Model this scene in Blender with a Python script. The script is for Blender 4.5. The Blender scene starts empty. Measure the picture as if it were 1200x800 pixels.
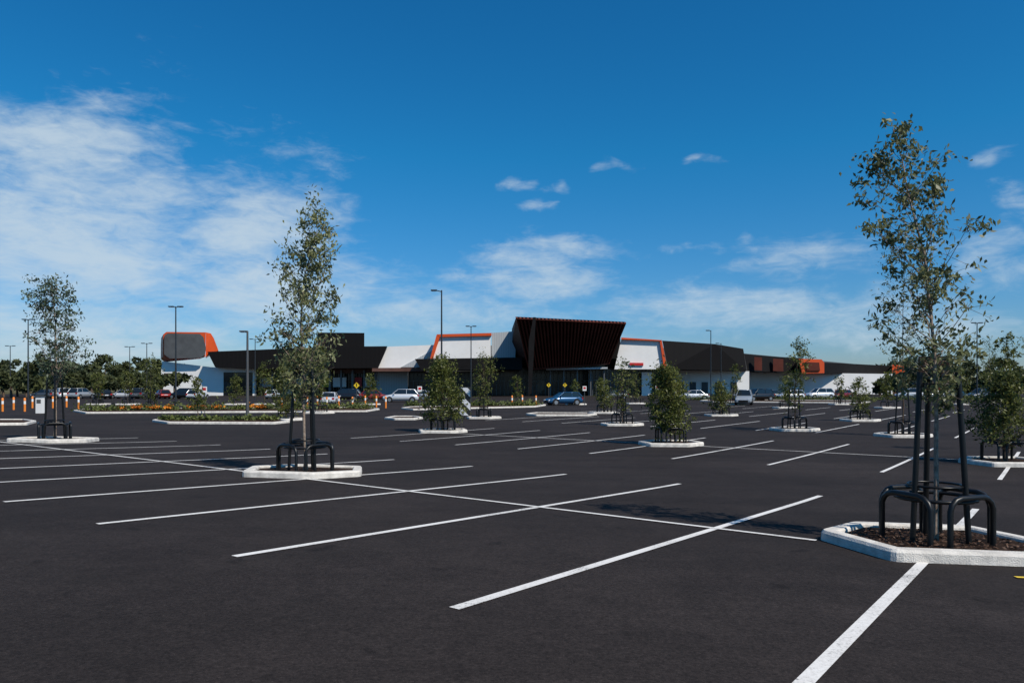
import bpy, math, random
import numpy as np
from mathutils import Vector
random.seed(7); rng=np.random.default_rng(7)
F=860.0; HC=2.35; HY=450.0
S_DIR=np.array([-.8,.6]); C_DIR=np.array([.59,.807])
scene=bpy.context.scene
scene.view_settings.view_transform='Standard'; scene.view_settings.look='None'
scene.view_settings.exposure=0; scene.view_settings.gamma=1

def gz(X,Y):
    X=np.clip(X,-60,60); s=np.maximum(.0335*np.asarray(Y,float)+.0242*X,-.9)
    S=np.where(s<.55,s,.55+.25*(1-np.exp(-(np.maximum(s,.55)-.55)/.25)))
    return .8-S
def P(px,py):
    lo,hi=1.0,900.0
    g=lambda d: HC-(py-HY)*d/F-float(gz((px-600)*d/F,d))
    for _ in range(60):
        m=(lo+hi)/2
        if g(m)>0: lo=m
        else: hi=m
    d=lo; X=(px-600)*d/F
    return (X,d,float(gz(X,d)))
def W(px,py,d): return ((px-600)*d/F,d,HC-(py-HY)*d/F)
def SC(s,c):
    M=np.array([[S_DIR[0],S_DIR[1]],[C_DIR[0],C_DIR[1]]]); return np.linalg.solve(M,np.array([s,c]))

# ---------------- materials
def newmat(name):
    m=bpy.data.materials.new(name); m.use_nodes=True
    nt=m.node_tree; b=nt.nodes['Principled BSDF']; return m,nt,b
def mat(name,col,rough=.6,metal=0,var=.15,scale=3.0,bump=0.0,spec=.4,col2=None):
    m,nt,b=newmat(name); N=nt.nodes; L=nt.links
    tc=N.new('ShaderNodeTexCoord'); nz=N.new('ShaderNodeTexNoise'); nz.inputs['Scale'].default_value=scale
    nz.inputs['Detail'].default_value=4
    L.new(tc.outputs['Object'],nz.inputs['Vector'])
    mr=N.new('ShaderNodeMapRange'); mr.inputs[1].default_value=.3; mr.inputs[2].default_value=.7
    L.new(nz.outputs['Fac'],mr.inputs[0])
    mx=N.new('ShaderNodeMix'); mx.data_type='RGBA'
    a=[c*(1-var) for c in col]; c2=col2 if col2 else [min(1,c*(1+var)) for c in col]
    mx.inputs[6].default_value=(*a,1); mx.inputs[7].default_value=(*c2,1)
    L.new(mr.outputs[0],mx.inputs[0]); L.new(mx.outputs[2],b.inputs['Base Color'])
    b.inputs['Roughness'].default_value=rough; b.inputs['Metallic'].default_value=metal
    b.inputs['Specular IOR Level'].default_value=spec
    if bump:
        bp=N.new('ShaderNodeBump'); bp.inputs['Strength'].default_value=bump; bp.inputs['Distance'].default_value=.02
        n2=N.new('ShaderNodeTexNoise'); n2.inputs['Scale'].default_value=scale*12; n2.inputs['Detail'].default_value=3
        L.new(tc.outputs['Object'],n2.inputs['Vector']); L.new(n2.outputs['Fac'],bp.inputs['Height']); L.new(bp.outputs[0],b.inputs['Normal'])
    return m
def ribmat(name,col,col2,freq,rough=.5,spec=.3):
    m,nt,b=newmat(name); N=nt.nodes; L=nt.links
    tc=N.new('ShaderNodeTexCoord'); w=N.new('ShaderNodeTexWave'); w.bands_direction='X'; w.inputs['Scale'].default_value=freq
    L.new(tc.outputs['Object'],w.inputs['Vector'])
    mx=N.new('ShaderNodeMix'); mx.data_type='RGBA'; mx.inputs[6].default_value=(*col,1); mx.inputs[7].default_value=(*col2,1)
    L.new(w.outputs['Fac'],mx.inputs[0]); L.new(mx.outputs[2],b.inputs['Base Color'])
    b.inputs['Roughness'].default_value=rough; b.inputs['Specular IOR Level'].default_value=spec
    return m
def leafmat(name,trans=.35,rough=.45):
    m,nt,b=newmat(name); N=nt.nodes; L=nt.links
    at=N.new('ShaderNodeAttribute'); at.attribute_name='col'
    L.new(at.outputs['Color'],b.inputs['Base Color']); b.inputs['Roughness'].default_value=rough
    b.inputs['Specular IOR Level'].default_value=.3
    tr=N.new('ShaderNodeBsdfTranslucent'); L.new(at.outputs['Color'],tr.inputs['Color'])
    ms=N.new('ShaderNodeMixShader'); ms.inputs[0].default_value=trans
    L.new(b.outputs[0],ms.inputs[1]); L.new(tr.outputs[0],ms.inputs[2]); L.new(ms.outputs[0],N['Material Output'].inputs['Surface'])
    return m

def asphaltmat():
    m,nt,b=newmat('asphalt'); N=nt.nodes; L=nt.links
    tc=N.new('ShaderNodeTexCoord')
    def noise(sc,det=5,ro=.55,dist=0):
        n=N.new('ShaderNodeTexNoise'); n.inputs['Scale'].default_value=sc; n.inputs['Detail'].default_value=det
        n.inputs['Roughness'].default_value=ro; n.inputs['Distortion'].default_value=dist
        L.new(tc.outputs['Object'],n.inputs['Vector']); return n.outputs['Fac']
    def mr(x,a,b_,c,d):
        r=N.new('ShaderNodeMapRange'); r.inputs[1].default_value=a; r.inputs[2].default_value=b_; r.inputs[3].default_value=c; r.inputs[4].default_value=d
        L.new(x,r.inputs[0]); return r.outputs[0]
    def mul(x,y):
        q=N.new('ShaderNodeMath'); q.operation='MULTIPLY'; L.new(x,q.inputs[0]); L.new(y,q.inputs[1]); return q.outputs[0]
    big=mr(noise(.16,3,.5,.6),.3,.7,.78,1.24)
    mid=mr(noise(1.3,5,.65,.8),.3,.72,.84,1.18)
    med=mr(noise(9,4,.7),.3,.7,.84,1.18)
    fine=mr(noise(34,4,.85),.3,.7,.4,1.65)
    spot=mr(noise(2.3,2,.5,.2),.68,.74,1.0,.66)
    mp=N.new('ShaderNodeMapping'); mp.inputs['Rotation'].default_value=(0,0,math.radians(36)); mp.inputs['Scale'].default_value=(.06,.9,1)
    L.new(tc.outputs['Object'],mp.inputs['Vector'])
    ns=N.new('ShaderNodeTexNoise'); ns.inputs['Scale'].default_value=1; ns.inputs['Detail'].default_value=4; L.new(mp.outputs[0],ns.inputs['Vector'])
    streak=mr(ns.outputs['Fac'],.3,.7,.84,1.16)
    vo=N.new('ShaderNodeTexVoronoi'); vo.inputs['Scale'].default_value=60; L.new(tc.outputs['Object'],vo.inputs['Vector'])
    agg=mr(vo.outputs['Distance'],.06,.2,2.6,.93)
    f=mul(mul(mul(big,mid),mul(fine,med)),mul(mul(spot,streak),agg))
    vm=N.new('ShaderNodeVectorMath'); vm.operation='SCALE'; vm.inputs[0].default_value=(.0240,.0190,.0174); L.new(f,vm.inputs['Scale'])
    L.new(vm.outputs[0],b.inputs['Base Color']); b.inputs['Roughness'].default_value=.9; b.inputs['Specular IOR Level'].default_value=.12
    bp=N.new('ShaderNodeBump'); bp.inputs['Strength'].default_value=.45; bp.inputs['Distance'].default_value=.006
    L.new(noise(90,2,.7),bp.inputs['Height']); L.new(bp.outputs[0],b.inputs['Normal'])
    return m
def paintmat():
    m,nt,b=newmat('line_paint'); N=nt.nodes; L=nt.links
    tc=N.new('ShaderNodeTexCoord')
    n=N.new('ShaderNodeTexNoise'); n.inputs['Scale'].default_value=38; n.inputs['Detail'].default_value=6; n.inputs['Roughness'].default_value=.75
    L.new(tc.outputs['Object'],n.inputs['Vector'])
    n2=N.new('ShaderNodeTexNoise'); n2.inputs['Scale'].default_value=1.3; n2.inputs['Detail'].default_value=3
    L.new(tc.outputs['Object'],n2.inputs['Vector'])
    ad=N.new('ShaderNodeMath'); ad.operation='ADD'; L.new(n.outputs['Fac'],ad.inputs[0])
    q=N.new('ShaderNodeMath'); q.operation='MULTIPLY'; q.inputs[1].default_value=.5; L.new(n2.outputs['Fac'],q.inputs[0]); L.new(q.outputs[0],ad.inputs[1])
    r=N.new('ShaderNodeValToRGB'); e=r.color_ramp.elements
    e[0].position=.54; e[0].color=(.06,.058,.056,1); e[1].position=.67; e[1].color=(.60,.57,.53,1)
    x=e.new(.85); x.color=(.72,.69,.65,1)
    L.new(ad.outputs[0],r.inputs[0]); L.new(r.outputs[0],b.inputs['Base Color']); b.inputs['Roughness'].default_value=.7
    return m
def chevmat():
    m,nt,b=newmat('chevron_stripes'); N=nt.nodes; L=nt.links
    tc=N.new('ShaderNodeTexCoord'); s=N.new('ShaderNodeSeparateXYZ'); L.new(tc.outputs['Object'],s.inputs[0])
    a=N.new('ShaderNodeMath'); a.operation='ADD'; L.new(s.outputs[0],a.inputs[0]); L.new(s.outputs[2],a.inputs[1])
    k=N.new('ShaderNodeMath'); k.operation='MULTIPLY'; k.inputs[1].default_value=1.1; L.new(a.outputs[0],k.inputs[0])
    f=N.new('ShaderNodeMath'); f.operation='FRACT'; L.new(k.outputs[0],f.inputs[0])
    g=N.new('ShaderNodeMath'); g.operation='GREATER_THAN'; g.inputs[1].default_value=.5; L.new(f.outputs[0],g.inputs[0])
    mx=N.new('ShaderNodeMix'); mx.data_type='RGBA'; mx.inputs[6].default_value=(.7,.7,.7,1); mx.inputs[7].default_value=(.02,.02,.02,1)
    L.new(g.outputs[0],mx.inputs[0]); L.new(mx.outputs[2],b.inputs['Base Color']); return m
def shopmat():
    m,nt,b=newmat('shop_glass'); N=nt.nodes; L=nt.links
    tc=N.new('ShaderNodeTexCoord'); mp=N.new('ShaderNodeMapping'); mp.inputs['Scale'].default_value=(.45,.01,.5); L.new(tc.outputs['Object'],mp.inputs[0])
    v=N.new('ShaderNodeTexVoronoi'); v.distance='CHEBYCHEV'; v.inputs['Scale'].default_value=1; L.new(mp.outputs[0],v.inputs['Vector'])
    s=N.new('ShaderNodeSeparateXYZ'); L.new(v.outputs['Color'],s.inputs[0])
    r=N.new('ShaderNodeValToRGB'); e=r.color_ramp.elements; e[0].position=.0; e[0].color=(.006,.008,.009,1); e[1].position=1; e[1].color=(.14,.13,.11,1)
    for p_,c_ in((.55,(.012,.014,.016,1)),(.75,(.03,.035,.04,1)),(.9,(.07,.045,.03,1))):
        x=e.new(p_); x.color=c_
    L.new(s.outputs[0],r.inputs[0]); L.new(r.outputs[0],b.inputs['Base Color']); b.inputs['Roughness'].default_value=.15; b.inputs['Specular IOR Level'].default_value=.35
    return m

M={}
M['asphalt']=asphaltmat(); M['paint']=paintmat(); M['chev']=chevmat(); M['glass']=shopmat()
M['soil']=mat('dry_grass',(.10,.095,.04),.95,0,.4,.2,.0,.1,(.14,.12,.06))
M['kerb']=mat('kerb_concrete',(.60,.56,.505),.85,0,.22,6,.7,.2)
M['mulch']=mat('mulch',(.035,.022,.014),.95,0,.5,30,1.0,.1,(.08,.045,.03))
M['steel']=mat('black_steel',(.007,.007,.007),.38,.0,.2,8,0,.35)
M['bark']=mat('pale_bark',(.22,.155,.11),.85,0,.35,18,.6,.2,(.42,.33,.26))
M['barkd']=mat('dark_bark',(.10,.07,.05),.85,0,.3,18,.6,.2)
M['leaf']=leafmat('leaf',.4); M['far']=leafmat('far_leaf',.15,.7)
M['pole']=mat('pole_dark',(.03,.034,.038),.45,.3,.1,2)
M['polelt']=mat('pole_grey',(.09,.09,.09),.5,.3,.1,2)
M['white']=mat('white_render',(.77,.75,.72),.7,0,.05,.4)
M['ltgrey']=ribmat('light_grey_panel',(.34,.36,.37),(.46,.48,.49),.9)
M['grey']=mat('grey_mesh_panel',(.085,.088,.09),.7,0,.15,.8,0,.2)
M['black']=ribmat('black_cladding',(.004,.004,.004),(.012,.010,.010),1.2,.7,.12)
M['blackp']=mat('black_soffit',(.007,.006,.006),.7,0,.2,1,0,.15)
M['maroon']=mat('maroon_fin',(.095,.022,.013),.6,0,.3,.3,0,.2)
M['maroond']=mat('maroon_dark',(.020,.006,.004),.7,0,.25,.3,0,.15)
M['orange']=mat('orange_cladding',(.60,.075,.012),.5,0,.08,.5)
M['frame']=mat('frame_grey',(.12,.125,.13),.5,.3,.1,1)
M['brown']=mat('brown_panel',(.11,.05,.035),.7,0,.25,.6)
M['roof']=mat('metal_roof',(.10,.105,.11),.6,.3,.1,.5)
M['red']=mat('red_sign',(.5,.02,.02),.5)
M['yellow']=mat('yellow_sign',(.75,.50,.02),.5,0,.05)
M['orangeb']=mat('orange_bollard',(.75,.22,.03),.5,0,.05)
M['tyre']=mat('tyre',(.012,.012,.012),.8)
M['hub']=mat('alloy_hub',(.35,.35,.36),.35,.7)
M['cglass']=mat('car_glass',(.01,.013,.015),.06,0,.1,1,0,.8)
M['lamp']=mat('headlamp',(.65,.67,.7),.15)
M['tail']=mat('tail_lamp',(.35,.01,.01),.2)
def carpaint(n,c):
    m=mat(n,c,.28,.3,.04,2,0,.5); m.node_tree.nodes['Principled BSDF'].inputs['Coat Weight'].default_value=.7; return m
CP={k:carpaint('car_paint_'+k,c) for k,c in dict(blue=(.012,.065,.15),white=(.62,.63,.64),silver=(.34,.36,.38),black=(.012,.012,.014),red=(.22,.015,.012),grey=(.07,.075,.08)).items()}

# ---------------- mesh builder
class MB:
    def __init__(s): s.v=[];s.f=[];s.mi=[];s.sm=[]
    def add(s,vs,fs,m=0,smooth=False):
        o=len(s.v); s.v+= [tuple(map(float,v)) for v in vs]
        for f in fs: s.f.append([o+i for i in f]); s.mi.append(m); s.sm.append(smooth)
    def box(s,c,size,m=0,rz=0):
        x,y,z=[q/2 for q in size]; cs,sn=math.cos(rz),math.sin(rz)
        vs=[]
        for sx,sy,sz in [(-1,-1,-1),(1,-1,-1),(1,1,-1),(-1,1,-1),(-1,-1,1),(1,-1,1),(1,1,1),(-1,1,1)]:
            a,b=sx*x,sy*y; vs.append((c[0]+a*cs-b*sn,c[1]+a*sn+b*cs,c[2]+sz*z))
        s.add(vs,[(0,3,2,1),(4,5,6,7),(0,1,5,4),(1,2,6,5),(2,3,7,6),(3,0,4,7)],m)
    def tube(s,pts,rad,n=8,m=0,cap=True):
        pts=[Vector(p) for p in pts]; 
        if not hasattr(rad,'__len__'): rad=[rad]*len(pts)
        vs=[]; up=None
        for i,p in enumerate(pts):
            t=(pts[min(i+1,len(pts)-1)]-pts[max(i-1,0)]).normalized()
            if up is None: up=Vector((1,0,0)) if abs(t.x)<.9 else Vector((0,1,0))
            a=(up-t*up.dot(t)).normalized(); up=a; b=t.cross(a)
            for k in range(n):
                th=2*math.pi*k/n; vs.append(p+(a*math.cos(th)+b*math.sin(th))*rad[i])
        fs=[]
        for i in range(len(pts)-1):
            for k in range(n):
                fs.append((i*n+k,i*n+(k+1)%n,(i+1)*n+(k+1)%n,(i+1)*n+k))
        s.add(vs,fs,m,True)
        if cap:
            s.add(vs[:n],[tuple(range(n))[::-1]],m); s.add(vs[-n:],[tuple(range(n))],m)
    def prism(s,pts,vec,m=0):
        n=len(pts); vs=list(pts)+[tuple(p[i]+vec[i] for i in range(3)) for p in pts]
        s.add(vs,[tuple(range(n)),tuple(range(2*n-1,n-1,-1))]+[(i,i+n,(i+1)%n+n,(i+1)%n) for i in range(n)],m)
    def build(s,name,mats,parent=None,loc=None):
        me=bpy.data.meshes.new(name); me.from_pydata(s.v,[],s.f); 
        for m in mats: me.materials.append(m)
        me.polygons.foreach_set('material_index',s.mi); me.polygons.foreach_set('use_smooth',s.sm); me.update()
        ob=bpy.data.objects.new(name,me); scene.collection.objects.link(ob)
        if parent: ob.parent=parent
        if loc: ob.location=loc
        return ob
def empty(name,loc=(0,0,0),rz=0):
    e=bpy.data.objects.new(name,None); e.location=loc; e.rotation_euler=(0,0,rz); e.empty_display_size=.3; scene.collection.objects.link(e); return e

def leaf_obj(name,cen,dr,ln,wd,col,matl,parent=None):
    n=len(cen); dr=dr/np.linalg.norm(dr,axis=1,keepdims=True)
    r=rng.normal(size=(n,3)); sd=np.cross(dr,r); sd/=np.linalg.norm(sd,axis=1,keepdims=True)
    nr=np.cross(sd,dr)
    ln=np.broadcast_to(ln,(n,))[:,None]; wd=np.broadcast_to(wd,(n,))[:,None]
    v=np.empty((n,4,3)); v[:,0]=cen-dr*ln*.5; v[:,1]=cen+sd*wd*.5-dr*ln*.08+nr*wd*.2; v[:,2]=cen+dr*ln*.5; v[:,3]=cen-sd*wd*.5-dr*ln*.08+nr*wd*.2
    me=bpy.data.meshes.new(name); me.vertices.add(n*4); me.vertices.foreach_set('co',v.reshape(-1))
    me.loops.add(n*4); me.loops.foreach_set('vertex_index',np.arange(n*4,dtype=np.int32))
    me.polygons.add(n); me.polygons.foreach_set('loop_start',np.arange(0,n*4,4,dtype=np.int32))
    try: me.polygons.foreach_set('loop_total',np.full(n,4,dtype=np.int32))
    except Exception: pass
    me.update(calc_edges=True)
    a=me.attributes.new('col','FLOAT_COLOR','POINT'); c=np.ones((n,4,4)); c[:,:,:3]=col[:,None,:]; a.data.foreach_set('color',c.reshape(-1))
    me.materials.append(matl); me.validate()
    ob=bpy.data.objects.new(name,me); scene.collection.objects.link(ob)
    if parent: ob.parent=parent
    return ob

# ---------------- ground
def grid(name,xs,ys,dz,m):
    X,Y=np.meshgrid(xs,ys); Z=gz(X,Y)+dz
    nx,ny=len(xs),len(ys); v=np.stack([X,Y,Z],-1).reshape(-1,3)
    f=[(j*nx+i,j*nx+i+1,(j+1)*nx+i+1,(j+1)*nx+i) for j in range(ny-1) for i in range(nx-1)]
    me=bpy.data.meshes.new(name); me.from_pydata(v.tolist(),[],f); me.materials.append(m)
    me.polygons.foreach_set('use_smooth',[True]*len(f)); me.update()
    o=bpy.data.objects.new(name,me); scene.collection.objects.link(o); return o
xs=np.concatenate([np.arange(-230,-60,10),np.arange(-60,60.01,1),np.arange(70,281,10)])
ys=np.concatenate([np.arange(-60,-20,4),np.arange(-20,100.01,1),np.arange(105,176,5)])
grid('asphalt_parking_lot',xs,ys,0,M['asphalt'])
xs=np.concatenate([[-3500,-1500,-700,-400,-200],np.arange(-100,101,5),[200,400,700,1500,3500]])
ys=np.concatenate([[-800,-200],np.arange(-60,121,5),[180,250,400,800,1600,4000]])
grid('ground',xs,ys,-.06,M['soil'])

# ---------------- markings
mk=MB()
def strip(mb,p0,p1,w=.1,z=.006,m=0):
    p0=np.array(p0[:2],float);p1=np.array(p1[:2],float); L=np.linalg.norm(p1-p0); n=max(1,int(L/1.0)); t=(p1-p0)/L; q=np.array([-t[1],t[0]])*w/2
    vs=[]
    for i in range(n+1):
        c=p0+(p1-p0)*i/n
        for sg in(-1,1):
            a=c+q*sg; vs.append((a[0],a[1],float(gz(a[0],a[1]))+z))
    mb.add(vs,[(2*i,2*i+2,2*i+3,2*i+1) for i in range(n)],m)
SK=[1.2,3.75]+[3.75+2.9*k for k in range(1,13)]
for s in SK[:11]: strip(mk,SC(s,4.3),SC(s,15.0),.105)
for s in [-1.7,-4.6,-7.5,-10.4]: strip(mk,SC(s,4.3),SC(s,15.0),.105)
strip(mk,SC(2.45,9.6),SC(32.5,9.9),.095,.0105)
strip(mk,SC(-12,9.6),SC(-.3,9.6),.095,.0105)
for s in [-13.2,-10.4,-7.5,-4.6,-1.7]+SK[:9]: strip(mk,SC(s,21.0),SC(s,30.8),.1)
strip(mk,SC(-13.2,26.3),SC(SK[8],26.3),.09,.0105)
for s in [-22,-19.1,-16.2,-13.2,-10.4,-7.5,-4.6,-1.7]+SK[:11]: strip(mk,SC(s,37.3),SC(s,46.8),.1)
for s in [-30,-27,-24.9,-22,-19.1,-16.2,-13.2,-10.4,-7.5,-4.6,-1.7]+SK[:12]: strip(mk,SC(s,53.3),SC(s,62.8),.1)
for s in np.arange(-45,30,2.9): strip(mk,SC(s,70),SC(s,79),.1)
mk.build('parking_bay_lines',[M['paint']])
y=MB(); p=P(1196,677); strip(y,(p[0]-.05,p[1]),(p[0]+.25,p[1]-.03),.07,.012); y.build('yellow_pavement_marker',[M['yellow']])

# ---------------- islands
OCT=[(-1.3,.3),(-1.05,-1.02),(.5,-1.12),(1.3,-.3),(1.05,1.02),(-.5,1.12)]
def island(name,poly,kw=.2,h=.13,fill='mulch'):
    poly=[np.array(p,float) for p in poly]; c=sum(poly)/len(poly)
    pts=[]; n=len(poly)
    for i in range(n):
        a,b,d=poly[i-1],poly[i],poly[(i+1)%n]
        r=min(.12,np.linalg.norm(a-b)*.3)
        p0=b+(a-b)/np.linalg.norm(a-b)*r; p2=b+(d-b)/np.linalg.norm(d-b)*r
        for t in(0,.33,.66,1): pts.append((1-t)**2*p0+2*t*(1-t)*b+t*t*p2)
    n=len(pts)
    def inset(dist):
        out=[]
        for i in range(n):
            t=pts[(i+1)%n]-pts[i-1]; t=t/np.linalg.norm(t); nn=np.array([-t[1],t[0]])
            if np.dot(nn,c-pts[i])<0: nn=-nn
            out.append(pts[i]+nn*dist)
        return out
    rings=[(inset(0),-.03),(inset(.01),h*.75),(inset(.035),h),(inset(kw-.02),h+.002),(inset(kw),h-.02),(inset(kw+.005),h-.06)]
    mb=MB(); vs=[]
    for ps,z in rings:
        for q in ps: vs.append((q[0],q[1],float(gz(q[0],q[1]))+z))
    fs=[(k*n+i,k*n+(i+1)%n,(k+1)*n+(i+1)%n,(k+1)*n+i) for k in range(5) for i in range(n)]
    mb.add(vs,fs,0)
    ps=rings[-1][0]; mb.add([(q[0],q[1],float(gz(q[0],q[1]))+h-.05) for q in ps],[tuple(range(n))],1)
    return mb.build(name,[M['kerb'],M[fill]])
def tree_island(p,sc=1.0): island('kerbed_tree_island',[(p[0]+a*sc,p[1]+b*sc) for a,b in OCT])

def guard(p,tall=True,rot=.3,h=2.05,z0=.07,trot=None):
    mb=MB(); x,y,z=p; z+=z0
    for k in range(4):
        th=rot+k*math.pi/2; nx,ny=math.cos(th),math.sin(th); tx,ty=-ny,nx
        r=.48; hw=.34; pts=[]
        for (u,v) in [(-hw,0),(-hw,.5),(-hw+.03,.57),(-hw+.09,.62),(-hw+.17,.64),(hw-.17,.64),(hw-.09,.62),(hw-.03,.57),(hw,.5),(hw,0)]:
            pts.append((x+nx*r+tx*u,y+ny*r+ty*u,z+v-.05))
        mb.tube(pts,.034,8)
    ring=[(x+.44*math.cos(a),y+.44*math.sin(a),z+.53) for a in np.linspace(0,2*math.pi,25)]
    mb.tube(ring,.024,6,cap=False)
    if tall:
        if trot is None: trot=rot+.5
        for k in range(3):
            th=trot+k*math.pi*2/3
            mb.tube([(x+.36*math.cos(th),y+.36*math.sin(th),z-.1),(x+.24*math.cos(th),y+.24*math.sin(th),z+h)],.034,8)
        rr=.30; mb.tube([(x+rr*math.cos(a),y+rr*math.sin(a),z+.68) for a in np.linspace(0,2*math.pi,17)],.016,5,cap=False)
        rr=.245; mb.tube([(x+rr*math.cos(a),y+rr*math.sin(a),z+h*.93) for a in np.linspace(0,2*math.pi,17)],.008,5,cap=False)
    mb.build('tree_guard',[M['steel']])

def tree(name,base,path,r0,prof,ncl,lpc,ll,lw,sig,c0=(.045,.075,.03),c1=(.10,.14,.055),droop=.6,bark='bark',fork=None):
    e=empty(name,base)
    mb=MB(); path=[np.array(p,float) for p in path]
    zs=np.array([p[2] for p in path])
    def tp(z): return np.array([np.interp(z,zs,[p[i] for p in path]) for i in range(3)])
    H=zs[-1]; n=14
    tz=np.linspace(0,H,n); tpts=[tp(z)+np.array([rng.normal()*.012,rng.normal()*.012,0])*(i>0) for i,z in enumerate(tz)]
    mb.tube([tuple(q) for q in tpts],[max(.006,r0*(1-.88*z/H))*(1.25 if z==0 else 1) for z in tz],8)
    pz=np.array([a for a,b in prof]); pr=np.array([b for a,b in prof])
    C=[];LC=[]
    for i in range(ncl):
        z=pz[0]+(pz[-1]-pz[0])*((i+rng.random())/ncl)
        R=np.interp(z,pz,pr); a=i*2.4+rng.normal()*.5; rr=R*(.25+.75*math.sqrt(rng.random()))
        rr*=rng.uniform(.6,1.2); sg=sig*rng.uniform(.5,1.4)
        c=tp(z); c=c+np.array([rr*math.cos(a),rr*math.sin(a),0]); c[2]=z+rng.normal()*.05
        zb=max(.15*H,z-rr*rng.uniform(.7,1.5)); zb=min(zb,H*.95)
        st=tp(zb); mid=(st+c)/2+np.array([0,0,-.08*rr]); 
        rl=max(.004,r0*.35*(1-.7*zb/H))
        mb.tube([tuple(st),tuple(mid),tuple(c)],[rl,rl*.7,rl*.35],5,cap=False)
        sub=[c]
        for k in range(4):
            d=rng.normal(size=3)*sg*1.25; q=c+d; mb.tube([tuple(mid*.3+c*.7),tuple(q)],[rl*.4,rl*.2],4,cap=False); sub.append(q)
        m=int(lpc*rng.uniform(.2,1.9)); idx=rng.integers(0,len(sub),m)
        cc=np.array([sub[k] for k in idx])+rng.normal(size=(m,3))*sg*np.array([.55,.55,.5]); C.append(cc)
        sh=rng.uniform(0,1); t=np.clip(sh*.6+rng.random(m)*.6-.1,0,1)[:,None]
        LC.append(np.array(c0)*(1-t)+np.array(c1)*t)
    C=np.concatenate(C); LC=np.concatenate(LC); m=len(C)
    dr=rng.normal(size=(m,3)); dr[:,2]-=droop
    mb.build('trunk',[M[bark]],e)
    leaf_obj('crown',C,dr,ll*rng.uniform(.6,1.3,m),lw*rng.uniform(.6,1.3,m),LC,M['leaf'],e)
    return e

EU0=(.045,.058,.024); EU1=(.25,.26,.12)
b1=P(1096,640)
def off(px,py,b,dy=0): return ((px-600)*b[1]/F-b[0],dy,HC-(py-HY)*b[1]/F-b[2])
tree_island(b1)
tree('eucalyptus_tree',b1,[(0,0,0),off(1098,500,b1),off(1094,400,b1),off(1085,300,b1),off(1070,220,b1,.1),off(1054,148,b1,.1)],.033,
     [(1.75,.08),(2.1,.25),(2.5,.42),(2.9,.55),(3.3,.5),(3.7,.6),(4.05,.68),(4.35,.68),(4.6,.55),(4.85,.28),(5.05,.1)],74,52,.082,.037,.10,EU0,EU1,.9)
guard(b1,True,.35,2.05,.07,math.radians(78))
n=700; pp=[]
for i in range(n):
    a=rng.uniform(0,6.28); r=.9*math.sqrt(rng.random()); x=b1[0]+r*math.cos(a)*1.05; yy=b1[1]+r*math.sin(a)*.9; pp.append((x,yy,float(gz(x,yy))+.088+rng.uniform(0,.02)))
dr=rng.normal(size=(n,3)); dr[:,2]*=.25; cc=rng.uniform(.5,1.6,(n,1))*np.array([[.09,.05,.032]])
leaf_obj('mulch_chips',np.array(pp),dr,rng.uniform(.03,.08,n),rng.uniform(.015,.03,n),cc,M['far'])
b2=P(358,555); tree_island(b2)
tree('eucalyptus_tree',b2,[(0,0,0),off(356,450,b2),off(352,370,b2),off(360,310,b2),off(372,270,b2)],.045,
     [(1.7,.2),(2.2,.45),(2.8,.55),(3.4,.64),(3.9,.62),(4.3,.52),(4.8,.52),(5.3,.45),(5.7,.2)],84,56,.11,.046,.13,(.07,.085,.036),(.34,.35,.16),.9)
guard(b2,True,.9,2.2)
b3=P(64,517); tree_island(b3)
tree('eucalyptus_tree',b3,[(0,0,0),off(66,440,b3),off(65,380,b3),off(60,325,b3)],.05,
     [(2.3,.25),(2.8,.75),(3.4,.85),(4.0,.75),(4.6,.6),(5.2,.5),(5.6,.25)],68,46,.13,.055,.155,(.03,.05,.028),(.15,.19,.11),.9)
guard(b3,True,.6,2.3)
def small(px,py,top,halfw,low,ncl=60,lpc=40,ll=.13,lw=.05,tall=False,isl=True,g=True,c0=(.04,.056,.013),c1=(.20,.21,.05),shape='cone'):
    b=P(px,py); s=b[1]/F; H=(py-top)*s; R=halfw*s*.95; lo=(py-low)*s
    if isl: tree_island(b,.95)
    if g: guard(b,tall,rng.uniform(0,1))
    ths=H-lo
    if shape=='cone': prof=[(lo,R*.75),(lo+.2*ths,R),(lo+.5*ths,R*.85),(lo+.8*ths,R*.5),(H*.97,R*.12)]
    else: prof=[(lo,R*.3),(lo+.3*ths,R*.8),(lo+.6*ths,R),(lo+.85*ths,R*.7),(H*.97,R*.15)]
    nm='young_tree' if H>2.6 else 'shrub'
    tree(nm,b,[(0,0,0),(rng.normal()*.04,0,H*.5),(rng.normal()*.12,0,H*.96)],.03,prof,ncl,lpc,ll,lw,R*.19,c0,c1,.4,'barkd')
small(786,521,431,27,503,95,54,.13,.055)
small(519,506,420,26,490,85,52,.15,.065)
small(567,490,413,16,470,45,28,.16,.06,True,shape='r')
small(729,498,420,14,480,38,22,.16,.06,True,shape='r')
small(931,504,398,17,480,46,26,.15,.055,True,shape='r')
small(1058,511,262,32,455,56,38,.14,.055,True,shape='r',c0=EU0,c1=EU1)
small(1008,493,444,12,484,45,34,.16,.06)
small(1178,543,436,33,512,85,52,.12,.05,shape='cone',c0=(.035,.05,.015),c1=(.18,.19,.05))
small(1182,530,390,15,440,32,24,.13,.05,isl=False,g=False,shape='r')
small(845,487,450,14,481,45,34,.18,.07)
small(708,484,444,12,478,45,34,.18,.07)
small(335,492,428,18,482,60,50,.16,.07)
small(375,484,405,14,470,50,34,.18,.07,shape='r')
small(177,478,418,13,468,45,34,.2,.08,True,shape='r')
small(276,474,440,10,468,35,30,.22,.09,g=False)
small(434,474,440,9,468,30,28,.24,.09,g=False)
small(607,474,440,8,466,25,22,.24,.09,g=False,shape='r')
small(862,474,425,8,462,30,22,.24,.08,True,shape='r')
small(920,478,440,9,468,30,22,.24,.09,False,shape='r')
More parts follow.
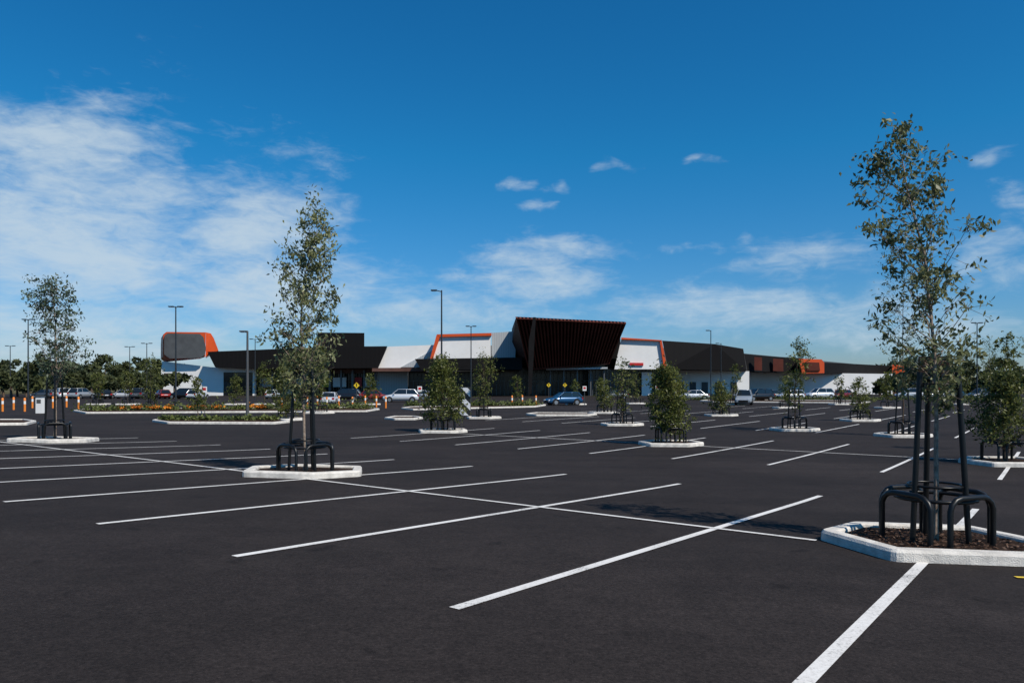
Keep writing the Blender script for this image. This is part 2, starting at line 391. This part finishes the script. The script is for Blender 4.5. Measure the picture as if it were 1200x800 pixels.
small(1040,478,436,9,468,30,22,.24,.09,False,shape='r')
small(745,473,438,9,466,26,20,.24,.09,False,shape='r')
small(1160,470,396,14,452,34,34,.22,.08,False,g=False,isl=False,shape='r')
small(1125,474,432,12,466,34,26,.24,.09,False)
small(310,474,425,12,462,34,26,.24,.09,False,g=False)
small(232,488,442,9,478,34,26,.18,.08,False,g=False,isl=False)
small(115,474,436,9,462,30,26,.22,.09,True,g=True,shape='r')
small(150,474,434,9,462,30,26,.22,.09,True,g=True,shape='r')
small(984,474,440,8,466,26,22,.24,.09,True,shape='r')
small(675,474,446,7,466,22,22,.24,.09,False,g=False,shape='r')

def median(pts,fill='mulch'): island('kerbed_median',[P(*q)[:2] for q in pts],.2,.13,fill)
median([(178,494),(196,490),(326,492),(340,495),(322,497),(196,496.5)])
median([(-60,497),(-40,493),(30,493),(43,495),(32,498),(-40,498.5)])
median([(85,482),(100,480),(430,478),(445,480),(430,482.5),(100,484.5)])
median([(450,491),(462,489),(486,489),(496,490.5),(486,492),(462,492)])
median([(470,479),(480,477.5),(625,474),(640,475),(628,477),(484,480.5)])
median([(820,470),(835,468.5),(1010,470),(1020,471.2),(1010,472.6),(835,471)])
median([(616,486),(628,484.6),(690,485),(700,486),(690,487.4),(628,487.4)])

def mass(name,spots,nper,ll,lw,c0,c1,sx=.5,sz=.35):
    C=[];K=[]
    for (x,yy,z,s) in spots:
        m=int(nper*rng.uniform(.6,1.3)); q=rng.normal(size=(m,3))*np.array([sx,sx,sz])*s; q[:,2]=np.abs(q[:,2]); C.append(q+np.array([x,yy,z])); t=np.clip(rng.random()*.6+rng.random((m,1))*.5,0,1); K.append(np.array(c0)*(1-t)+np.array(c1)*t)
    C=np.concatenate(C);K=np.concatenate(K);m=len(C); leaf_obj(name,C,rng.normal(size=(m,3)),ll*rng.uniform(.6,1.4,m),lw*rng.uniform(.6,1.4,m),K,M['far'])
sp=[];fl=[]
for i in range(46):
    px=100+i*7.4+rng.normal()*2; q=P(px,482-(i*.06)); sp.append((q[0],q[1],q[2]+.1,rng.uniform(.3,1.0)))
    if 150<px<310 and rng.random()<.7: fl.append((q[0]+rng.normal()*.4,q[1]-.3,q[2]+.25,rng.uniform(.4,.8)))
for i in range(16):
    px=192+i*8.6; q=P(px,493.5); sp.append((q[0],q[1],q[2]+.1,.3))
for i in range(30):
    px=480+i*5; q=P(px,476); sp.append((q[0],q[1],q[2]+.1,rng.uniform(.4,.9)))
for i in range(45):
    px=780+i*9; q=P(px,469); sp.append((q[0],q[1],q[2]+.1,rng.uniform(.5,1.1)))
mass('median_planting',sp,90,.28,.12,(.035,.055,.018),(.15,.17,.045))
mass('orange_flowers',fl,38,.2,.14,(.60,.15,.012),(.75,.26,.02),.4,.2)

def treeline(name,specs,nl=420):
    C=[];K=[];mb=MB()
    for (px,d,top,w) in specs:
        X=(px-600)*d/F; H=HC-(top-HY)*d/F; R=w*d/F
        mb.tube([(X,d,-.1),(X+rng.normal()*.3,d,H*.6)],[.25,.1],6)
        for k in range(7):
            cx=X+rng.normal()*R*.5; cz=H*rng.uniform(.35,.88); cy=d+rng.normal()*R*.5; r=R*rng.uniform(.3,.5)
            m=nl//7; u=rng.normal(size=(m,3)); u/=np.linalg.norm(u,axis=1,keepdims=True); q=u*r*rng.uniform(.6,1.1,(m,1))*np.array([1,1,.75]); C.append(q+np.array([cx,cy,cz]))
            t=np.clip(rng.random()*.7+rng.random((m,1))*.4,0,1); K.append(np.array([.02,.03,.014])*(1-t)+np.array([.08,.09,.03])*t)
    C=np.concatenate(C);C[:,2]=np.maximum(C[:,2],.1);K=np.concatenate(K);m=len(C)
    e=empty(name); mb.build('trunks',[M['barkd']],e)
    leaf_obj('foliage',C,rng.normal(size=(m,3)),1.3*rng.uniform(.5,1.4,m),.6*rng.uniform(.5,1.4,m),K,M['far'],e)
sp=[]
for i in range(46): sp.append((-120+i*7.4+rng.normal()*3,rng.uniform(180,240),rng.uniform(410,434),rng.uniform(10,18)))
for i in range(30): sp.append((-60+i*9+rng.normal()*3,rng.uniform(120,150),rng.uniform(432,444),rng.uniform(7,12)))
for i in range(40): sp.append((960+i*9+rng.normal()*3,rng.uniform(200,260),rng.uniform(418,434),rng.uniform(10,16)))
for i in range(24): sp.append((1030+i*10+rng.normal()*3,rng.uniform(120,150),rng.uniform(436,448),rng.uniform(7,11)))
treeline('distant_tree_line',sp)

# ---------------- building
B=empty('shopping_centre_building')
def poly(name,pts,d,th,m,vx=None):
    mb=MB()
    if not hasattr(d,'__len__'): d=[d]*len(pts)
    q=[W(a,b,dk) for (a,b),dk in zip(pts,d)]
    if vx is None: vx=(sum(p[0] for p in q)/len(q))/(sum(d)/len(d))*th
    mb.prism(q,(vx,th,0)); return mb.build(name,[M[m]],B)
def bars(name,x0,x1,n,d,y0,y1,m,w=.15,th=.25,hor=()):
    mb=MB()
    for i in range(n+1):
        px=x0+(x1-x0)*i/n; a=W(px,y0,d); c=W(px,y1,d); mb.box((a[0],a[1],(a[2]+c[2])/2),(w,th,a[2]-c[2]))
    for py in hor:
        a=W(x0,py,d-.15); c=W(x1,py,d-.15); mb.box(((a[0]+c[0])/2,a[1],a[2]),(c[0]-a[0],th*.5,w*1.1))
    mb.build(name,[M[m]],B)
G=464.5
poly('orange_loop_left',[(191,400),(191.5,391.5),(195,388.8),(241,389.3),(240.5,418),(196,422),(191,418)],150,12,'orange',-6.2)
poly('orange_flank_left',[(241.1,389.3),(247,390.5),(250.5,396),(256,410.5),(246,415),(241,418)],[150,151,152,153,152,150],8,'orange')
poly('grey_mesh_panel',[(192.3,399),(193,392.5),(196.5,390.4),(234,391),(238.5,395),(241.5,408),(240,416),(235,419.2),(199,420),(192.3,415)],149.4,.59,'grey')
poly('white_base_left',[(190,423),(247,430),(300,432.5),(300,G),(186,G)],151,30,'white')
poly('dark_opening',[(192,437),(214,438),(214,446),(192,446)],150.9,.09,'glass')
poly('dark_opening_b',[(262,436),(296,436),(296,G),(262,G)],150.9,.09,'glass')
poly('black_fascia_left',[(243,412),(262,411.3),(392,406),(454,405.5),(443,431),(300,432),(252,430)],148,10,'black')
poly('left_shopfront',[(300,433),(440,431.5),(440,G),(300,G)],155,20,'glass')
poly('left_spandrel',[(302,433),(440,431.8),(440,437),(302,437.5)],153,1.9,'brown')
poly('plant_room',[(372,389.5),(427,390),(427,406),(372,406)],168,14,'black')
poly('left_hall_roof',[(300,412),(600,404),(600,G),(300,G)],164,40,'roof')
bars('left_columns',306,440,10,152.5,433,G,'frame',.35,.35)
bars('left_shopfront_mullions',302,440,46,154.8,437,G,'blackp',.1,.15,(446,))
mb=MB()
for px,w_,c in ((312,2.6,0),(336,1.5,1),(352,3.2,0),(381,1.6,2),(398,2.8,0),(420,1.4,1),(431,1.8,0)):
    a=W(px,446,154.4); mb.box((a[0],a[1],a[2]-.3),(w_,.2,2.0),c)
mb.build('shop_signs',[M['white'],M['red'],M['yellow']],B)
poly('white_cladding_left',[(454.3,406),(509,404),(509,430.5),(443.3,431)],149,10,'white')
poly('grey_wedge',[(470,430),(509,409),(509,430.3)],148.7,.28,'ltgrey')
poly('brown_canopy_left',[(436,431.3),(500,430.8),(500,435),(436,435)],146,10,'brown')
poly('white_wall_low',[(440,436),(478,436),(478,G),(440,G)],153,5,'ltgrey')
poly('left_mid_glass',[(478.5,436),(600,434),(600,G),(478.5,G)],154,8,'glass')
bars('left_mid_mullions',480,600,26,153.8,435,G,'frame',.1,.15,(446,))
poly('white_cladding_mid',[(516,394.5),(575,393),(575,420),(507,420)],146.5,10,'white')
poly('orange_edge_top',[(512,391.6),(576,390),(576,393.2),(515.5,394.7)],146,11,'orange')
poly('orange_edge_left',[(504,420),(511.7,391.8),(515.3,394.9),(507.6,420)],146,11,'orange')
poly('grey_striped_block',[(576.2,390),(604,388),(604,420),(576.2,420)],147,12,'ltgrey')
poly('dark_canopy_mid',[(486,420.5),(612,418.5),(612,433),(494,433.5)],141,12,'blackp')
mb=MB()
TL=W(605,371,133);TR=W(732,377,140);BR=W(713,424,147);BL=W(619,431,142)
TLb=W(600,385,158);TRb=W(728,384,160);BRb=W(713,424,160);BLb=W(597,420,158)
vs=[TL,TR,BR,BL,TLb,TRb,BRb,BLb]
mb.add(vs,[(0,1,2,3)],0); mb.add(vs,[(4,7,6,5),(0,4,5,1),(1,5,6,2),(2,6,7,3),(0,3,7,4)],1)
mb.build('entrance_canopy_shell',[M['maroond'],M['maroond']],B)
mb=MB(); nf=30; a=[Vector(q) for q in(TL,TR,BR,BL)]
nrm=(a[1]-a[0]).cross(a[3]-a[0]).normalized()
if nrm.y>0: nrm=-nrm
for i in range(nf+1):
    t=i/nf; tp_=a[0].lerp(a[1],t); bt=a[3].lerp(a[2],t); hv=(a[1]-a[0]).normalized()*.17
    o=nrm*.02; mb.prism([tuple(tp_-hv+o),tuple(tp_+hv+o),tuple(bt+hv*.7+o),tuple(bt-hv*.7+o)],tuple(nrm*.45))
for tt in (.0,.985):
    p0=a[0].lerp(a[3],tt);p1=a[1].lerp(a[2],tt); w=(a[3]-a[0]).normalized()*.25
    mb.prism([tuple(p0+nrm*.5),tuple(p1+nrm*.5),tuple(p1+w+nrm*.5),tuple(p0+w+nrm*.5)],tuple(nrm*.1))
mb.build('entrance_canopy_fins',[M['maroon']],B)
poly('canopy_side_fin',[(619.5,400),(625,371.5),(628,371.6),(623,460),(619,G)],131.5,1.0,'blackp')
poly('entrance_core',[(588,421),(604,388),(727,388),(727,G),(588,G)],161,30,'blackp')
poly('entrance_glazing',[(600,431),(725,426),(725,G),(600,G)],156,4.5,'glass')
bars('entrance_mullions',604,724,24,155.8,432,G,'frame',.12,.2,(437,446))
poly('entrance_awning',[(640,431.5),(712,430),(712,432),(640,433.5)],146,8,'ltgrey')
poly('entrance_lobby_box',[(690,433),(724,432),(724,G),(690,G)],150,4,'glass')
bars('lobby_mullions',690,724,8,149.8,432.5,G,'frame',.12,.2,(445,))
bars('awning_columns',645,708,4,147.5,433,G,'frame',.22,.22)
poly('white_cladding_right',[(728,397.5),(773,399.5),(778,432.5),(720,432.5)],147,12,'white')
poly('orange_edge_right',[(773.2,399.2),(775.5,398.6),(782,432.5),(778.3,432.5)],146.5,12,'orange')
poly('orange_edge_right_top',[(728,395.3),(775.5,398.4),(773,399.4),(728,397.4)],146.4,12,'orange')
poly('red_sign',[(738,424.8),(754,425),(754,428),(738,427.8)],146.7,.28,'red')
poly('right_glass_low',[(722,433),(790,433),(790,G),(722,G)],152,8,'glass')
bars('right_low_mullions',724,790,16,151.8,433,G,'frame',.1,.15,(444,))
poly('white_pier_right',[(752,436),(764,436),(764,G),(752,G)],150,2,'white')
poly('black_fascia_right',[(776,399),(838,403),(871,408.5),(875,434.5),(783,432.5)],[147,151,155,155,147],14,'black')
poly('white_wall_right',[(790,433.2),(878,434.8),(878,G),(790,G)],158,20,'white')
mb=MB()
for px in (798,812,826,842,860):
    q=W(px,445,157.9); mb.box((q[0],q[1],1.4),(1.3,.16,2.8))
mb.build('service_doors',[M['grey']],B)
poly('black_fascia_far',[(872,414.5),(905,417.5),(940,419.5),(940,436.5),(876,435)],[158,163,168,168,158],14,'black')
poly('maroon_panel_a',[(884,418),(893,418.6),(893,434),(884,433.5)],[157.5]*4,.6,'maroon')
poly('maroon_panel_b',[(906,420),(918,420.6),(918,435),(906,434.5)],[161.5]*4,.6,'maroon')
poly('orange_box_far',[(936,420),(963,421),(966,425),(966,437),(940,437.5)],163,12,'orange')
poly('orange_inset',[(944,424),(960,424.6),(961,434),(946,434)],162.7,.28,'maroon')
poly('white_wall_far',[(878.5,436),(1046,438),(1046,G),(878.5,G)],172,20,'white')
poly('black_fascia_end',[(966,424.5),(1045,428.5),(1045,438),(966,438)],[168,184,184,168],14,'blackp')
poly('orange_strip_end',[(1045.5,427),(1062,429),(1062,438),(1045.5,438)],[180]*4,8,'orange')
poly('end_wall',[(1047,438),(1120,441),(1120,G-2),(1047,G-2)],186,15,'brown')
poly('right_pylon_box',[(1076,417.5),(1116,417),(1116,440),(1076,440)],170,8,'maroond')
poly('right_pylon_stem',[(1082,440),(1112,440),(1112,G),(1082,G)],171,6,'blackp')
poly('roof_plant_a',[(800,402),(830,404),(830,410),(800,410)],175,8,'grey')
poly('right_hall',[(727,404),(872,414),(1040,430),(1040,G),(727,G)],[164,175,196,196,164],45,'roof')

# ---------------- lamps
def lamp(px,top,d,arms=2,m='pole',al=.9,r=.09):
    X=(px-600)*d/F; z0=float(gz(X,d)); zt=HC-(top-HY)*d/F
    e=empty('street_lamp',(X,d,z0)); h=zt-z0
    mb=MB(); mb.tube([(0,0,0),(0,0,.5),(0,0,h)],[r*1.3,r,r*.6],10); mb.box((0,0,.02),(.4,.4,.04)); mb.build('pole',[M[m]],e)
    mb=MB()
    for k in range(arms):
        sg=-1 if k==0 else 1
        mb.tube([(0,0,h-.12),(sg*al*.45,0,h-.03)],[.04,.035],8)
        mb.box((sg*(al*.45+.22),0,h-.01),(.5,.3,.09)); mb.box((sg*(al*.45+.22),0,h-.07),(.36,.22,.04),1)
    mb.build('lamp_heads',[M[m],M['lamp']],e)
lamp(206,359,71,2,al=.5); lamp(517.5,340,60,1,al=.9); lamp(552,382,95,2,al=.5); lamp(833,387,105,1,al=.5); lamp(845,402,120,1)
lamp(33,374,87,2,al=.5); lamp(290,388,50.5,1,'polelt',.1,.11); lamp(172,402,120,2); lamp(152,406,130,2); lamp(299,397,115,2)
lamp(1145,378,92,2,al=.5); lamp(12,405,130,2)

# ---------------- signs and bollards
b=P(545,490); e=empty('chevron_sign',b,math.radians(-8))
mb=MB(); mb.box((0,0,1.15),(.72,.05,1.9)); mb.build('panel',[M['chev']],e)
mb=MB(); mb.tube([(0,.06,0),(0,.06,2.15)],.045,8); mb.box((0,.035,1.15),(.78,.018,1.96)); mb.build('post',[M['polelt']],e)
def psign(px,py,h=2.2,s=.38):
    b=P(px,py); e=empty('pedestrian_warning_sign',b); mb=MB(); mb.tube([(0,0,0),(0,0,h)],.04,6); mb.build('post',[M['polelt']],e)
    mb=MB(); mb.prism([(-s,-.08,h),(0,-.08,h-s),(s,-.08,h),(0,-.08,h+s)],(0,.03,0)); mb.box((0,-.09,h),(.1,.02,.3),1); mb.tube([(0,-.1,h+.18),(0,-.1,h+.25)],.06,6,1); mb.build('plate',[M['yellow'],M['blackp']],e)
psign(643,466);psign(662,466);psign(418,472)
def rsign(px,py,h=2.2):
    b=P(px,py); e=empty('road_sign',b); mb=MB(); mb.tube([(0,0,0),(0,0,h)],.035,6); mb.build('post',[M['polelt']],e)
    mb=MB(); mb.box((0,-.06,h-.3),(.4,.03,.5)); mb.box((0,-.08,h-.25),(.25,.01,.22),1); mb.build('plate',[M['white'],M['red']],e)
for q in((492,480),(685,476),(770,472),(240,484),(1100,480)): rsign(*q)
def boll(px,py,h=1.15):
    b=P(px,py); mb=MB()
    mb.tube([(0,0,0),(0,0,h*.55)],.09,10,0); mb.tube([(0,0,h*.55+.001),(0,0,h*.78)],.092,10,1); mb.tube([(0,0,h*.78+.001),(0,0,h-.04),(0,0,h)],[.09,.09,.05],10,0)
    mb.build('bollard',[M['orangeb'],M['white']],None,b)
for q in((3,482),(16,480),(29,482),(38,478),(62,478),(78,477),(92,479),(345,477),(360,478),(372,477),(383,479),(397,477),(413,479),(428,476),(441,477),(452,478),(330,480),(600,476),(612,475),(628,476)): boll(*q)
b=P(47,484); e=empty('ticket_machine',b); mb=MB(); mb.box((0,0,.65),(.5,.35,1.3)); mb.box((0,-.18,.95),(.34,.02,.3),1); mb.box((0,0,1.34),(.6,.45,.08),1); mb.build('cabinet',[M['white'],M['grey']],e)

# ---------------- cars
def car(px,py,rz,colr,kind='hatch'):
    b=P(px,py); e=empty('parked_car',b,rz)
    L,Wd,H,belt={'hatch':(4.2,1.76,1.48,.95),'suv':(4.6,1.86,1.72,1.08),'sedan':(4.7,1.8,1.45,.92)}[kind]
    h=Wd/2; x0=-L/2; mb=MB()
    hood=belt-.10; st=[(x0,.45,.62*belt,.82),(x0+.06,.28,.8*belt,.93),(x0+.35,.2,belt*.97,1),(x0+.9,.2,belt,1),(0,.2,belt,1),(L/2-1.35,.2,belt,1),(L/2-1.0,.2,hood+.02,1),(L/2-.35,.2,hood-.1,.97),(L/2-.08,.26,hood-.24,.9),(L/2,.35,hood-.42,.78)]
    vs=[]
    for x,zb,zt,w in st:
        hh=h*w; zm=(zb+zt)*.5
        vs+=[(x,-hh*.9,zb),(x,-hh,zm-.08),(x,-hh*.985,zm+.12),(x,-hh*.9,zt-.015),(x,-hh*.7,zt+.012),(x,hh*.7,zt+.012),(x,hh*.9,zt-.015),(x,hh*.985,zm+.12),(x,hh,zm-.08),(x,hh*.9,zb)]
    n=10; fs=[(i*n+k,(i+1)*n+k,(i+1)*n+(k+1)%n,i*n+(k+1)%n) for i in range(len(st)-1) for k in range(n)]
    mb.add(vs,fs,0,True); mb.add(vs[:n],[tuple(range(n))],0); mb.add(vs[-n:],[tuple(range(n))[::-1]],0)
    mb.build('body',[CP[colr]],e)
    xr0={'hatch':x0+.1,'suv':x0+.12,'sedan':x0+.75}[kind]; xr1=xr0+(.45 if kind!='sedan' else .6); xf0=L/2-1.2; xf1=xf0-.75
    gb,gt=h*.86,h*.66
    low=[(xr0,-gb,belt-.02),(xf0,-gb,belt-.02),(xf0,gb,belt-.02),(xr0,gb,belt-.02)]; top=[(xr1,-gt,H-.05),(xf1,-gt,H-.05),(xf1,gt,H-.05),(xr1,gt,H-.05)]
    mb=MB(); mb.add(low+top,[(0,1,5,4),(1,2,6,5),(2,3,7,6),(3,0,4,7)]); mb.build('windows',[M['cglass']],e)
    mb=MB(); 
    mb.add([(xr1-.05,-gt-.03,H-.055),(xf1+.05,-gt-.03,H-.055),(xf1+.05,gt+.03,H-.055),(xr1-.05,gt+.03,H-.055),(xr1+.1,-gt+.12,H),(xf1-.12,-gt+.12,H),(xf1-.12,gt-.12,H),(xr1+.1,gt-.12,H)],[(0,3,2,1),(4,5,6,7),(0,1,5,4),(1,2,6,5),(2,3,7,6),(3,0,4,7)],0,True)
    for sg in(-1,1):
        mb.tube([(xf0,sg*gb,belt),(xf1,sg*(gt+.01),H-.04)],.035,5); mb.tube([(xr0,sg*gb,belt),(xr1,sg*(gt+.01),H-.04)],.06,5)
        xm=(xf1+xr1)/2-.05; mb.tube([(xm,sg*(gb+.005),belt),(xm,sg*(gt+.01),H-.04)],.035,5)
        mb.box((xf0-.25,sg*(h+.06),belt+.05),(.12,.2,.13))
    mb.build('roof_and_pillars',[CP[colr]],e)
    for i,(wx,sg) in enumerate([(x0+.8,-1),(x0+.8,1),(L/2-.85,-1),(L/2-.85,1)]):
        mb=MB(); wy=sg*(h-.12)
        mb.tube([(wx,wy-.11*sg,.33),(wx,wy+.13*sg,.33)],.33,20,0); mb.tube([(wx,wy+.131*sg,.33),(wx,wy+.145*sg,.33)],.21,12,1)
        mb.tube([(wx,sg*(h*.90),.36),(wx,sg*(h+.002),.36)],.395,20,2)
        mb.build('wheel_%d'%(i+1),[M['tyre'],M['hub'],M['blackp']],e)
    mb=MB()
    for sg in(-1,1):
        mb.box((L/2-.12,sg*h*.68,hood-.28),(.2,.36,.15),0); mb.box((x0+.05,sg*h*.76,belt*.8),(.1,.26,.22),1)
    mb.box((L/2-.03,0,.45),(.1,h*1.1,.2),2); mb.box((x0+.03,0,.62),(.06,.5,.14),0)
    mb.build('lights_and_grille',[M['lamp'],M['tail'],M['blackp']],e)
R=math.radians
car(660,474.5,R(200),'blue','hatch')
car(387,474,R(95),'white','sedan'); car(470,471,R(185),'white','suv'); car(404,469.5,R(180),'black','suv'); car(488,468.5,R(170),'silver','hatch'); car(440,469,R(10),'red','hatch')
car(872,474,R(250),'silver','suv'); car(888,469.5,R(200),'black','suv'); car(926,468,R(190),'white','hatch'); car(905,467.5,R(10),'grey','sedan'); car(812,468,R(180),'white','sedan')
for i,(px,c,k) in enumerate([(95,'silver','suv'),(120,'black','hatch'),(146,'white','sedan'),(165,'grey','suv'),(190,'red','hatch'),(215,'black','suv'),(232,'white','hatch'),(70,'white','suv'),(52,'grey','hatch'),(322,'white','hatch'),(345,'grey','suv')]):
    car(px,467+rng.uniform(-.6,.8),R(90+rng.uniform(-12,12)+(i%3)*40),c,k)
for px,c,k in [(1068,'white','suv'),(1090,'silver','hatch'),(1120,'black','sedan'),(985,'red','hatch'),(960,'white','suv'),(1150,'grey','suv'),(720,'grey','hatch')]: car(px,467.5+rng.uniform(-.5,.6),R(rng.uniform(160,220)),c,k)

# ---------------- sun & world
az=133.0; el=49.0
sd=Vector((math.sin(R(az))*math.cos(R(el)),math.cos(R(az))*math.cos(R(el)),math.sin(R(el))))
sl=bpy.data.lights.new('sun','SUN'); sl.energy=5.0; sl.angle=R(.5); sl.color=(1,.94,.85)
so=bpy.data.objects.new('sun',sl); so.rotation_euler=(-sd).to_track_quat('-Z','Y').to_euler(); so.location=(30,-30,60); scene.collection.objects.link(so)
w=bpy.data.worlds.new('World'); scene.world=w; w.use_nodes=True; nt=w.node_tree; N=nt.nodes; L=nt.links
bg=N['Background']; bg.inputs['Strength'].default_value=.08
sky=N.new('ShaderNodeTexSky'); sky.sky_type='NISHITA'; sky.sun_disc=False; sky.sun_elevation=R(el); sky.sun_rotation=R(az)
sky.air_density=1.0; sky.dust_density=.3; sky.ozone_density=1.5
def mth(op,a,b=None,c=None,clamp=False):
    n=N.new('ShaderNodeMath'); n.operation=op; n.use_clamp=clamp
    for i,x in enumerate((a,b,c)):
        if x is None: continue
        if isinstance(x,(int,float)): n.inputs[i].default_value=x
        else: L.new(x,n.inputs[i])
    return n.outputs[0]
tc=N.new('ShaderNodeTexCoord'); sp_=N.new('ShaderNodeSeparateXYZ'); L.new(tc.outputs['Generated'],sp_.inputs[0])
AZ=mth('ARCTAN2',sp_.outputs[0],sp_.outputs[1]); EL=mth('ARCSINE',sp_.outputs[2])
cb=N.new('ShaderNodeCombineXYZ'); L.new(AZ,cb.inputs[0]); L.new(EL,cb.inputs[1])
wp=N.new('ShaderNodeTexNoise'); wp.inputs['Scale'].default_value=14; wp.inputs['Detail'].default_value=3; L.new(cb.outputs[0],wp.inputs['Vector'])
ws=N.new('ShaderNodeSeparateColor'); L.new(wp.outputs['Color'],ws.inputs[0])
AW=mth('ADD',AZ,mth('MULTIPLY',mth('SUBTRACT',ws.outputs[0],.5),.12)); EW=mth('ADD',EL,mth('MULTIPLY',mth('SUBTRACT',ws.outputs[1],.5),.04))
blobs=[(70,270,250,130,1.15),(300,265,115,90,1.1),(80,390,290,60,1.05),(330,345,160,65,1.1),(60,160,200,50,1.05),
(620,325,100,38,1.0),(665,283,50,20,.85),(540,365,190,34,.9),
(605,222,20,7,.70),(650,221,22,8,.72),(712,192,24,7,.72),(636,243,34,7,.70),(828,186,18,6,.62),(870,272,20,12,.62),(1165,188,36,11,.76),(1165,300,70,50,.85),(1195,240,50,22,.82),(940,305,110,32,.75),(880,365,240,38,.95),(805,295,36,10,.68),(1040,385,180,30,.85)]
acc=None
for px,py,rx,ry,am in blobs:
    a0=math.atan((px-600)/F); e0=math.atan((HY-py)/F*math.cos(a0)); ra=rx/F*math.cos(a0)**2; re=ry/F*math.cos(a0)
    u=mth('MULTIPLY',mth('SUBTRACT',AW,a0),1/ra); v=mth('MULTIPLY',mth('SUBTRACT',EW,e0),1/re)
    q=mth('ADD',mth('MULTIPLY',u,u),mth('MULTIPLY',v,v)); g=mth('MULTIPLY',mth('EXPONENT',mth('MULTIPLY',q,-.8)),am)
    acc=g if acc is None else mth('MAXIMUM',acc,g)
def wn(rot,sx,sy,sc,det,ro,dist):
    mp=N.new('ShaderNodeMapping'); mp.inputs['Rotation'].default_value=(0,0,R(rot)); mp.inputs['Scale'].default_value=(sx,sy,1)
    L.new(cb.outputs[0],mp.inputs[0]); n=N.new('ShaderNodeTexNoise'); n.inputs['Scale'].default_value=sc; n.inputs['Detail'].default_value=det; n.inputs['Roughness'].default_value=ro; n.inputs['Distortion'].default_value=dist
    L.new(mp.outputs[0],n.inputs['Vector']); return n.outputs['Fac']
n1=wn(-20,3.5,12,1.6,7,.62,.6); n2=wn(25,18,44,1.5,4,.65,.5)
nn=mth('ADD',mth('MULTIPLY',n1,.66),mth('MULTIPLY',n2,.34))
den=mth('ADD',mth('MULTIPLY',acc,.42),nn)
mr=N.new('ShaderNodeMapRange'); mr.interpolation_type='SMOOTHSTEP'; mr.inputs[1].default_value=.64; mr.inputs[2].default_value=1.07; mr.inputs[3].default_value=0; mr.inputs[4].default_value=.84; L.new(den,mr.inputs[0])
hs=N.new('ShaderNodeHueSaturation'); hs.inputs['Saturation'].default_value=1.3; hs.inputs['Value'].default_value=1.0; L.new(sky.outputs[0],hs.inputs['Color'])
# polariser-like tint: stronger high up, near neutral in the horizon haze
te=N.new('ShaderNodeMapRange'); te.inputs[1].default_value=0; te.inputs[2].default_value=.30; L.new(EL,te.inputs[0])
tm=N.new('ShaderNodeMix'); tm.data_type='RGBA'; L.new(te.outputs[0],tm.inputs[0]); tm.inputs[6].default_value=(.60,.76,1.22,1); tm.inputs[7].default_value=(.22,1.10,1.36,1)
tn=N.new('ShaderNodeMix'); tn.data_type='RGBA'; tn.blend_type='MULTIPLY'; tn.inputs[0].default_value=1; L.new(hs.outputs[0],tn.inputs[6]); L.new(tm.outputs[2],tn.inputs[7])
mx=N.new('ShaderNodeMix'); mx.data_type='RGBA'; L.new(mr.outputs[0],mx.inputs[0]); L.new(tn.outputs[2],mx.inputs[6]); mx.inputs[7].default_value=(6.9,8.3,9.4,1)
L.new(mx.outputs[2],bg.inputs['Color'])

cam=bpy.data.cameras.new('camera'); co=bpy.data.objects.new('camera',cam); scene.collection.objects.link(co)
co.location=(0,0,HC); co.rotation_euler=(R(90),0,0); cam.sensor_width=36; cam.lens=F/1200*36; cam.shift_y=(HY-400)/1200; cam.clip_end=9000; cam.clip_start=.05
scene.camera=co
